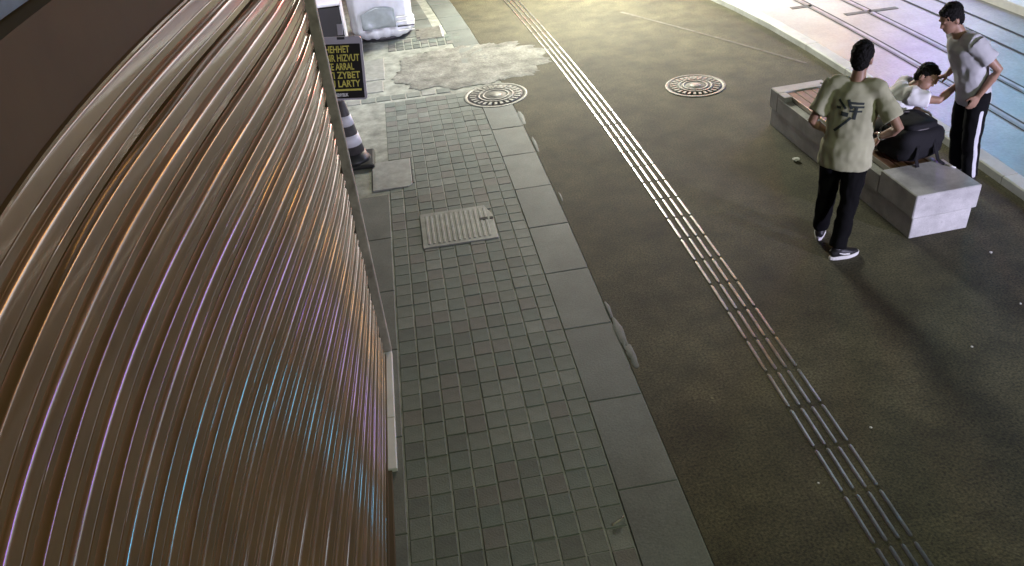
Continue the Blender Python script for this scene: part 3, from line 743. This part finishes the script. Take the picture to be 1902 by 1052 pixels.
        mesh('sole', vv, ff, MAT['sole'], s_, False)
        for side_ in (-1, 1):   # pale curved mark on each flank of the shoe
            pts = []
            for i in range(9):
                u = i / 8; pts.append(a0 + d * (0.0 + 0.11 * u) + sd_ * side_ * (0.0485) + Vector((0, 0, 0.042 + 0.03 * (1 - u) ** 2)))
            vm = []; fm = []
            for i, p in enumerate(pts):
                h_ = 0.004 + 0.010 * (1 - abs(i / 8 - 0.75))
                vm += [p, p + Vector((0, 0, h_))]
            for i in range(8): fm.append((2 * i, 2 * i + 2, 2 * i + 3, 2 * i + 1))
            mk = mesh('shoe_mark', vm, fm, MAT['sole'], s_); md = mk.modifiers.new('t', 'SOLIDIFY'); md.thickness = 0.005; md.offset = 0
    return root, g, shirt, tr

# person with back to the camera, hands on hips
P1 = dict(pelvis=(0, 0, 0.94), waist=(0, 0.0, 1.06), chest=(0, 0.0, 1.29), neck=(0, 0.015, 1.505), head=(0.0, 0.045, 1.655), face=(0.05, 1, -0.22),
          shL=(-0.185, 0, 1.43), elL=(-0.295, -0.07, 1.15), wrL=(-0.215, 0.11, 1.02), shR=(0.185, 0, 1.43), elR=(0.385, -0.06, 1.18), wrR=(0.235, 0.10, 1.03),
          hdL=(0.3, 0.6, -0.75), hnL=(-1, 0.2, -0.1), thL=1, hdR=(-0.3, 0.6, -0.75), hnR=(1, 0.2, -0.1), thR=-1,
          hipL=(-0.095, 0, 0.90), knL=(-0.115, 0.10, 0.48), anL=(-0.13, 0.13, 0.09), toeL=(-0.16, 0.33, 0.03),
          hipR=(0.095, 0, 0.90), knR=(0.10, -0.03, 0.48), anR=(0.085, -0.16, 0.09), toeR=(0.21, -0.03, 0.03), hem=(0, 0.0, 0.80), hemw=(0.224, 0.176), slv=0.74, slim=0.93)
p1, g1, shirt1, tr1 = person((3.27, 5.42, 0), R(40), P1, 1.0, 'person in pale olive t-shirt with dark back print, hands on hips, back to the camera', MAT['shirt1'])
# back print, strokes laid on the cloth
def stroke(a, b, wd):
    n = 8; v = []; f = []; a = Vector(a); b = Vector(b); d = b - a; nr = Vector((-d.y, d.x)).normalized() * wd / 2
    for i in range(n + 1):
        p = a + d * i / n; k = 1.0
        for s in (-1, 0, 1): q = p + nr * s * k; v.append((q.x, -0.26, q.y))
    for i in range(n):
        for j in range(2): b0 = i * 3 + j; f.append((b0, b0 + 1, b0 + 4, b0 + 3))
    return v, f
V = []; F = []
for a, b, wd in (((-0.095, 1.375), (-0.03, 1.315), 0.018), ((-0.02, 1.385), (0.015, 1.315), 0.022), ((-0.01, 1.365), (0.10, 1.362), 0.018), ((0.0, 1.335), (0.105, 1.335), 0.016),
                 ((0.0, 1.30), (0.095, 1.303), 0.015), ((0.05, 1.33), (0.042, 1.235), 0.026), ((-0.105, 1.315), (-0.07, 1.315), 0.02), ((-0.065, 1.275), (-0.005, 1.268), 0.034), ((0.02, 1.25), (-0.1, 1.12), 0.02)):
    v, f = stroke(a, b, wd); o_ = len(V); V += v; F += [tuple(o_ + i for i in q) for q in f]
pr = mesh('back_print', V, F, MAT['print'], p1)
pr.parent = shirt1
md = pr.modifiers.new('wrap', 'SHRINKWRAP'); md.target = shirt1; md.wrap_method = 'PROJECT'; md.use_project_y = True; md.use_positive_direction = True; md.use_negative_direction = False; md.offset = 0.0035
lathe('wrist_watch', [(0.034, -0.012), (0.036, 0.0), (0.034, 0.012)], MAT['metalpale'], p1, 16)
wt = [o for o in p1.children if o.name.startswith('wrist_watch')][0]
wt.location = g1['wrR'].lerp(g1['elR'], 0.08); wt.rotation_euler = (g1['elR'] - g1['wrR']).to_track_quat('Z', 'Y').to_euler()

# person standing in profile at the right, bowed towards the seated one
P2 = dict(pelvis=(0, 0.02, 0.93), waist=(0, 0.05, 1.06), chest=(0, 0.13, 1.28), neck=(0, 0.22, 1.475), head=(0.0, 0.305, 1.625), face=(0, 1, -0.42),
          shL=(-0.175, 0.15, 1.42), elL=(-0.225, -0.06, 1.17), wrL=(-0.19, 0.07, 0.95), shR=(0.175, 0.16, 1.42), elR=(0.25, 0.0, 1.17), wrR=(0.22, 0.17, 1.02),
          hdL=(0.05, 0.45, -0.8), hnL=(-1, 0, 0), thL=1, hdR=(-0.1, 1, -0.1), hnR=(0.2, 0, 1), thR=-1, cuR=0.6,
          hipL=(-0.09, 0.02, 0.90), knL=(-0.10, 0.03, 0.48), anL=(-0.10, 0.0, 0.09), toeL=(-0.12, 0.2, 0.03),
          hipR=(0.09, 0.02, 0.90), knR=(0.10, 0.05, 0.48), anR=(0.10, 0.03, 0.09), toeR=(0.12, 0.23, 0.03), hem=(0, 0.015, 0.83), hemw=(0.185, 0.15), slv=0.62, slim=0.93)
p2, g2, shirt2, tr2 = person((4.97, 6.16, 0), R(-84), P2, 1.0, 'person standing in grey t-shirt and black trousers with a white side stripe, head bowed', MAT['shirt2'])
p2.rotation_mode = 'XYZ'; p2.rotation_euler = (R(-6.5), 0, R(84))
V = []; F = []
a, b, c = g2['hipL'], g2['knL'], g2['anL']
pp = [a.lerp(b, t) for t in (0.25, 0.4, 0.6, 0.8)] + [b.lerp(c, t) for t in (0, 0.2, 0.4, 0.6, 0.8, 0.93)]
for p in pp: V += [(p.x - 0.3, p.y - 0.018, p.z), (p.x - 0.3, p.y, p.z), (p.x - 0.3, p.y + 0.018, p.z)]
for i in range(len(pp) - 1):
    for j in range(2): q = 3 * i + j; F.append((q, q + 1, q + 4, q + 3))
st = mesh('side_stripe', V, F, MAT['stripe'], tr2)
s_ = st.modifiers.new('sub', 'SUBSURF'); s_.levels = 2; s_.render_levels = 2
md = st.modifiers.new('wrap', 'SHRINKWRAP'); md.target = tr2; md.wrap_method = 'PROJECT'; md.use_project_x = True; md.use_positive_direction = True; md.use_negative_direction = False; md.offset = 0.004

# person seated on the bench, leaning forward
P3 = dict(pelvis=(0, 0.0, 0.53), waist=(0, 0.06, 0.64), chest=(0, 0.19, 0.80), neck=(0, 0.30, 0.93), head=(0.02, 0.38, 1.03), face=(0.75, 0.7, -0.42),
          shL=(-0.18, 0.25, 0.885), elL=(-0.24, 0.27, 0.68), wrL=(-0.13, 0.42, 0.64), shR=(0.18, 0.25, 0.885), elR=(0.21, 0.48, 0.87), wrR=(0.06, 0.66, 0.96),
          hdL=(0.3, 0.8, -0.2), hnL=(-0.2, 0, 1), thL=1, hdR=(-0.45, 0.8, 0.1), hnR=(0.2, 0, 1), thR=-1, cuR=0.7,
          hipL=(-0.09, 0.03, 0.505), knL=(-0.12, 0.46, 0.52), anL=(-0.12, 0.40, 0.09), toeL=(-0.15, 0.58, 0.03),
          hipR=(0.09, 0.03, 0.505), knR=(0.12, 0.46, 0.52), anR=(0.12, 0.42, 0.09), toeR=(0.14, 0.61, 0.03), hem=(0, -0.03, 0.47), hemw=(0.18, 0.15), slv=0.6)
p3, g3, shirt3, tr3 = person((4.22, 6.58, 0), R(108), P3, 0.95, 'person in white t-shirt and black trousers sitting on the bench, leaning forward', MAT['shirt3'])

# black backpack on the seat
bk = empty('backpack', (4.27, 6.16, 0.415), R(12)); tag(bk, 'black backpack lying on the wooden bench seat beside the seated person', 'backpack')
def soft(name, c, r, m, parent, n=10, p=3.2, fold=0.012):
    v = []; f = []; nu, nv = 28, 16
    for k in range(nv + 1):
        th = math.pi * k / nv
        for i in range(nu):
            a = 2 * math.pi * i / nu
            d = Vector((math.sin(th) * math.cos(a), math.sin(th) * math.sin(a), -math.cos(th)))
            q = 1 / (abs(d.x) ** p + abs(d.y) ** p + abs(d.z) ** p) ** (1 / p)
            fo = 1 + fold * 8 * noise.noise(d * 2.7 + Vector(c) * 3)
            v.append(Vector(c) + Vector((d.x * r[0], d.y * r[1], d.z * r[2])) * q * fo)
    for k in range(nv):
        for i in range(nu):
            j = (i + 1) % nu; f.append((k * nu + i, k * nu + j, (k + 1) * nu + j, (k + 1) * nu + i))
    return mesh(name, v, f, m, parent, True)
main = soft('bag_body', (0.0, 0, 0.15), (0.235, 0.26, 0.15), MAT['bag'], bk, p=5.5, fold=0.016)
soft('front_pocket', (0.0, -0.04, 0.305), (0.16, 0.17, 0.05), MAT['bag'], bk, p=5)
def strap(name, pts, wd, m, parent):
    v = []; f = []; ring_tube(v, f, pts, [(wd, 0.006)] * len(pts), n=10); return mesh(name, v, f, m, parent, True)
strap('shoulder_strap', [(0.05, -0.20, 0.22), (0.07, -0.26, 0.2), (0.08, -0.30, 0.1), (0.09, -0.33, 0.03), (0.1, -0.40, 0.012)], 0.02, MAT['bag'], bk)
strap('shoulder_strap', [(-0.09, -0.20, 0.22), (-0.1, -0.27, 0.16), (-0.12, -0.29, 0.06), (-0.13, -0.33, 0.012)], 0.02, MAT['bag'], bk)
strap('zip_line', [(-0.17, -0.16, 0.295), (-0.1, -0.2, 0.30), (0.0, -0.215, 0.302), (0.1, -0.2, 0.30), (0.17, -0.16, 0.295)], 0.006, MAT['conegrey'], bk)
strap('compression_strap', [(-0.245, 0.06, 0.05), (-0.235, 0.06, 0.26), (-0.17, 0.06, 0.318), (0.0, 0.06, 0.365), (0.17, 0.06, 0.318), (0.235, 0.06, 0.26), (0.245, 0.06, 0.05)], 0.014, MAT['conegrey'], bk)
strap('carry_handle', [(-0.04, 0.2, 0.22), (-0.02, 0.25, 0.28), (0.03, 0.25, 0.28), (0.05, 0.2, 0.22)], 0.012, MAT['bag'], bk)
strap('pale_cord', [(0.10, -0.40, 0.016), (0.105, -0.45, 0.018), (0.12, -0.50, 0.02)], 0.006, MAT['white'], bk)

# ------------------------------------------------------------------ litter
def scrap(x, y, s, label, name='paper_scrap', cat='litter'):
    bm = bmesh.new(); bmesh.ops.create_icosphere(bm, subdivisions=2, radius=s)
    for q in bm.verts:
        q.co *= 1 + 0.45 * noise.noise(q.co * (2.2 / s) + Vector((x, y, 0))); q.co.z *= 0.5
    zm = min(q.co.z for q in bm.verts)
    for q in bm.verts: q.co.z -= zm
    o = bm_obj(name, bm, MAT['litter'], None); o.location = (x, y, 0.0); tag(o, label, cat, 'litter on the asphalt'); return o
scrap(3.70, 7.02, 0.034, 'crumpled white cup lying beside the long dark side of the bench', 'crumpled_cup')
scrap(2.531, 3.381, 0.009, 'white scrap just right of the guide strip, nearest to it')
scrap(2.007, 3.028, 0.007, 'small white scrap just left of the guide strip')
scrap(4.45, 4.987, 0.012, 'white scrap in front of the near end of the bench')
scrap(4.227, 4.31, 0.009, 'small scrap at the right edge of the photo below the bench')
scrap(3.598, 3.946, 0.009, 'small white scrap on open asphalt, farthest below the bench of the three there')
tw = strap('twig', [(0.72, 2.99, 0.010), (0.77, 3.01, 0.014), (0.80, 3.035, 0.010)], 0.006, MAT['twig'], None); tag(tw, 'short pale twig on the paving near the kerb slabs', 'twig')

# ------------------------------------------------------------------ street lamps, lit shop signs and added fill lamps that light the place
def area(name, loc, target, size, energy, colr, parent=None, spread=180, sy=None):
    l = bpy.data.lights.new(name, 'AREA'); l.energy = energy; l.color = colr; l.size = size
    if sy: l.shape = 'RECTANGLE'; l.size_y = sy
    l.spread = R(spread)
    o = bpy.data.objects.new(name, l); col.objects.link(o); o.location = loc
    o.rotation_euler = (Vector(target) - Vector(loc)).to_track_quat('-Z', 'Y').to_euler(); return o
def pole_lamp(x, y, h, aim, energy, colr, label, arm=(0.9, 0), spread=150, size=0.35):
    t = empty('pole_lamp', (x, y, 0)); tag(t, label, 'street lamp')
    lathe('pole', [(0.11, 0), (0.10, 0.3), (0.065, 0.35), (0.045, h)], MAT['irondark'], t, 16)
    a = Vector((arm[0], arm[1], 0)); v = []; f = []
    ring_tube(v, f, [(0, 0, h - 0.1), (a.x * 0.3, a.y * 0.3, h + 0.1), (a.x, a.y, h + 0.15)], [0.035, 0.03, 0.03], n=10); mesh('arm', v, f, MAT['irondark'], t, True)
    lathe('lamp_head', [(0.06, h + 0.20), (0.2, h + 0.16), (0.22, h + 0.10), (0.2, h + 0.10)], MAT['irondark'], t, 20, c=(a.x, a.y))
    area('lamp_light', (x + a.x, y + a.y, h + 0.06), aim, size, energy, colr, spread=spread)
def lit_sign(x, y, z, w_, h_, colr, strength, label, face='-x'):
    t = empty('shop_sign', (x, y, z)); tag(t, label, 'sign')
    m = mat('sign_light', (0.02, 0.02, 0.02), 0.5, emit=colr, estr=strength)
    if face == '-x':
        box('sign_case', 0.0, 0.18, -w_ / 2, w_ / 2, -h_ / 2, h_ / 2, MAT['cabinet'], t, 0.01)
        box('lit_panel', -0.02, -0.002, -w_ / 2 + 0.03, w_ / 2 - 0.03, -h_ / 2 + 0.03, h_ / 2 - 0.03, m, t)
    else:
        box('sign_case', -w_ / 2, w_ / 2, 0.0, 0.18, -h_ / 2, h_ / 2, MAT['cabinet'], t, 0.01)
        box('lit_panel', -w_ / 2 + 0.03, w_ / 2 - 0.03, -0.02, -0.002, -h_ / 2 + 0.03, h_ / 2 - 0.03, m, t)
LAMPS = [
    (2.0, 15.6, 3.5, (3.2, 13.0, 0), 690, (0.98, 0.985, 0.80), 'street lamp with warm white light further along the path', (1.2, -0.6), 125, 1.5),
    (9.3, -3.0, 1.8, (4.7, 5.8, 0.5), 150, (0.74, 0.70, 1.0), 'low lamp with lavender light behind the camera across the road', (-0.5, 0.3), 55, 0.5),
    (6.2, -4.2, 7.0, (2.6, 4.0, 0), 200, (0.92, 1.0, 0.74), 'added tall fill lamp with dim greenish light behind the camera', (-1.0, 0.6), 150, 1.2),  # unseen fill, added to lift the dark foreground with greenish light
]
for L in LAMPS: pole_lamp(*L)
wl = empty('added_wall_lamp', (-1.5, 10.3, 2.7)); tag(wl, 'small added fill lamp on the recessed shop wall above the cone', 'lamp')  # unseen lamp added to brighten the wrapped stack, board frame and patch
box('bracket', -0.05, 0.06, -0.05, 0.05, -0.05, 0.05, MAT['irondark'], wl); lathe('shade', [(0.03, 0.10), (0.13, 0.0), (0.12, 0.0), (0.02, 0.09)], MAT['irondark'], wl, 20, c=(0.16, 0))
area('wall_fill_light', (-1.34, 10.3, 2.68), (-0.5, 11.5, 0), 0.2, 60, (0.88, 0.9, 1.0), spread=150)
ob = empty('far_building', (11.2, 20, 0)); tag(ob, 'dark building front across the tram road carrying lit signs', 'building')
box('wall', 0, 1.0, -28, 35, 0, 9, MAT['plaster'], ob)
def lit_window(y, z, w_, h_, colr, strength, label):
    t = empty('shop_window', (11.15, y, z)); tag(t, label, 'shop window')
    m = mat('window_light', (0.02, 0.02, 0.02), 0.3, emit=colr, estr=strength)
    box('frame', 0.0, 0.12, -w_ / 2, w_ / 2, 0, h_, MAT['cabinet'], t, 0.01)
    n = max(1, round(w_ / 1.6)); q = w_ / n
    for i in range(n): box('pane', -0.02, -0.002, -w_ / 2 + i * q + 0.05, -w_ / 2 + (i + 1) * q - 0.05, 0.06, h_ - 0.06, m, t)
WINDOWS = [
    (11.0, 0.4, 5.0, 2.8, (0.6, 0.9, 1.0), 1.5, 'wide shop window glowing cyan across the tram road'),
    (16.2, 0.4, 4.8, 3.0, (0.90, 0.95, 1.0), 4.2, 'wide shop window glowing lavender across the tram road'),
    (24.6, 0.4, 11.0, 4.2, (1.0, 0.97, 0.95), 6.0, 'wide shop window glowing white at the far end across the road'),
]
for w_ in WINDOWS: lit_window(*w_)
SIGNS = [
    (11.15, 13.2, 4.3, 1.2, 1.5, (0.10, 0.6, 1.0), 36, 'square lit sign in sky blue right of the cyan window'),
    (11.15, 15.9, 4.3, 2.2, 1.6, (0.42, 0.2, 1.0), 27, 'square lit sign in violet above the lavender window'),
    (11.15, 19.6, 5.8, 1.8, 1.5, (1.0, 0.45, 0.10), 44, 'lit sign in orange above the white window'),
    (11.15, 25.5, 5.8, 3.0, 1.3, (1.0, 0.90, 0.86), 20, 'lit sign in plain white above the white window'),
    (11.15, 32.0, 5.0, 4.0, 1.8, (1.0, 0.10, 0.06), 115, 'long lit sign in red furthest along the far building'),
]
for s_ in SIGNS: lit_sign(*s_)
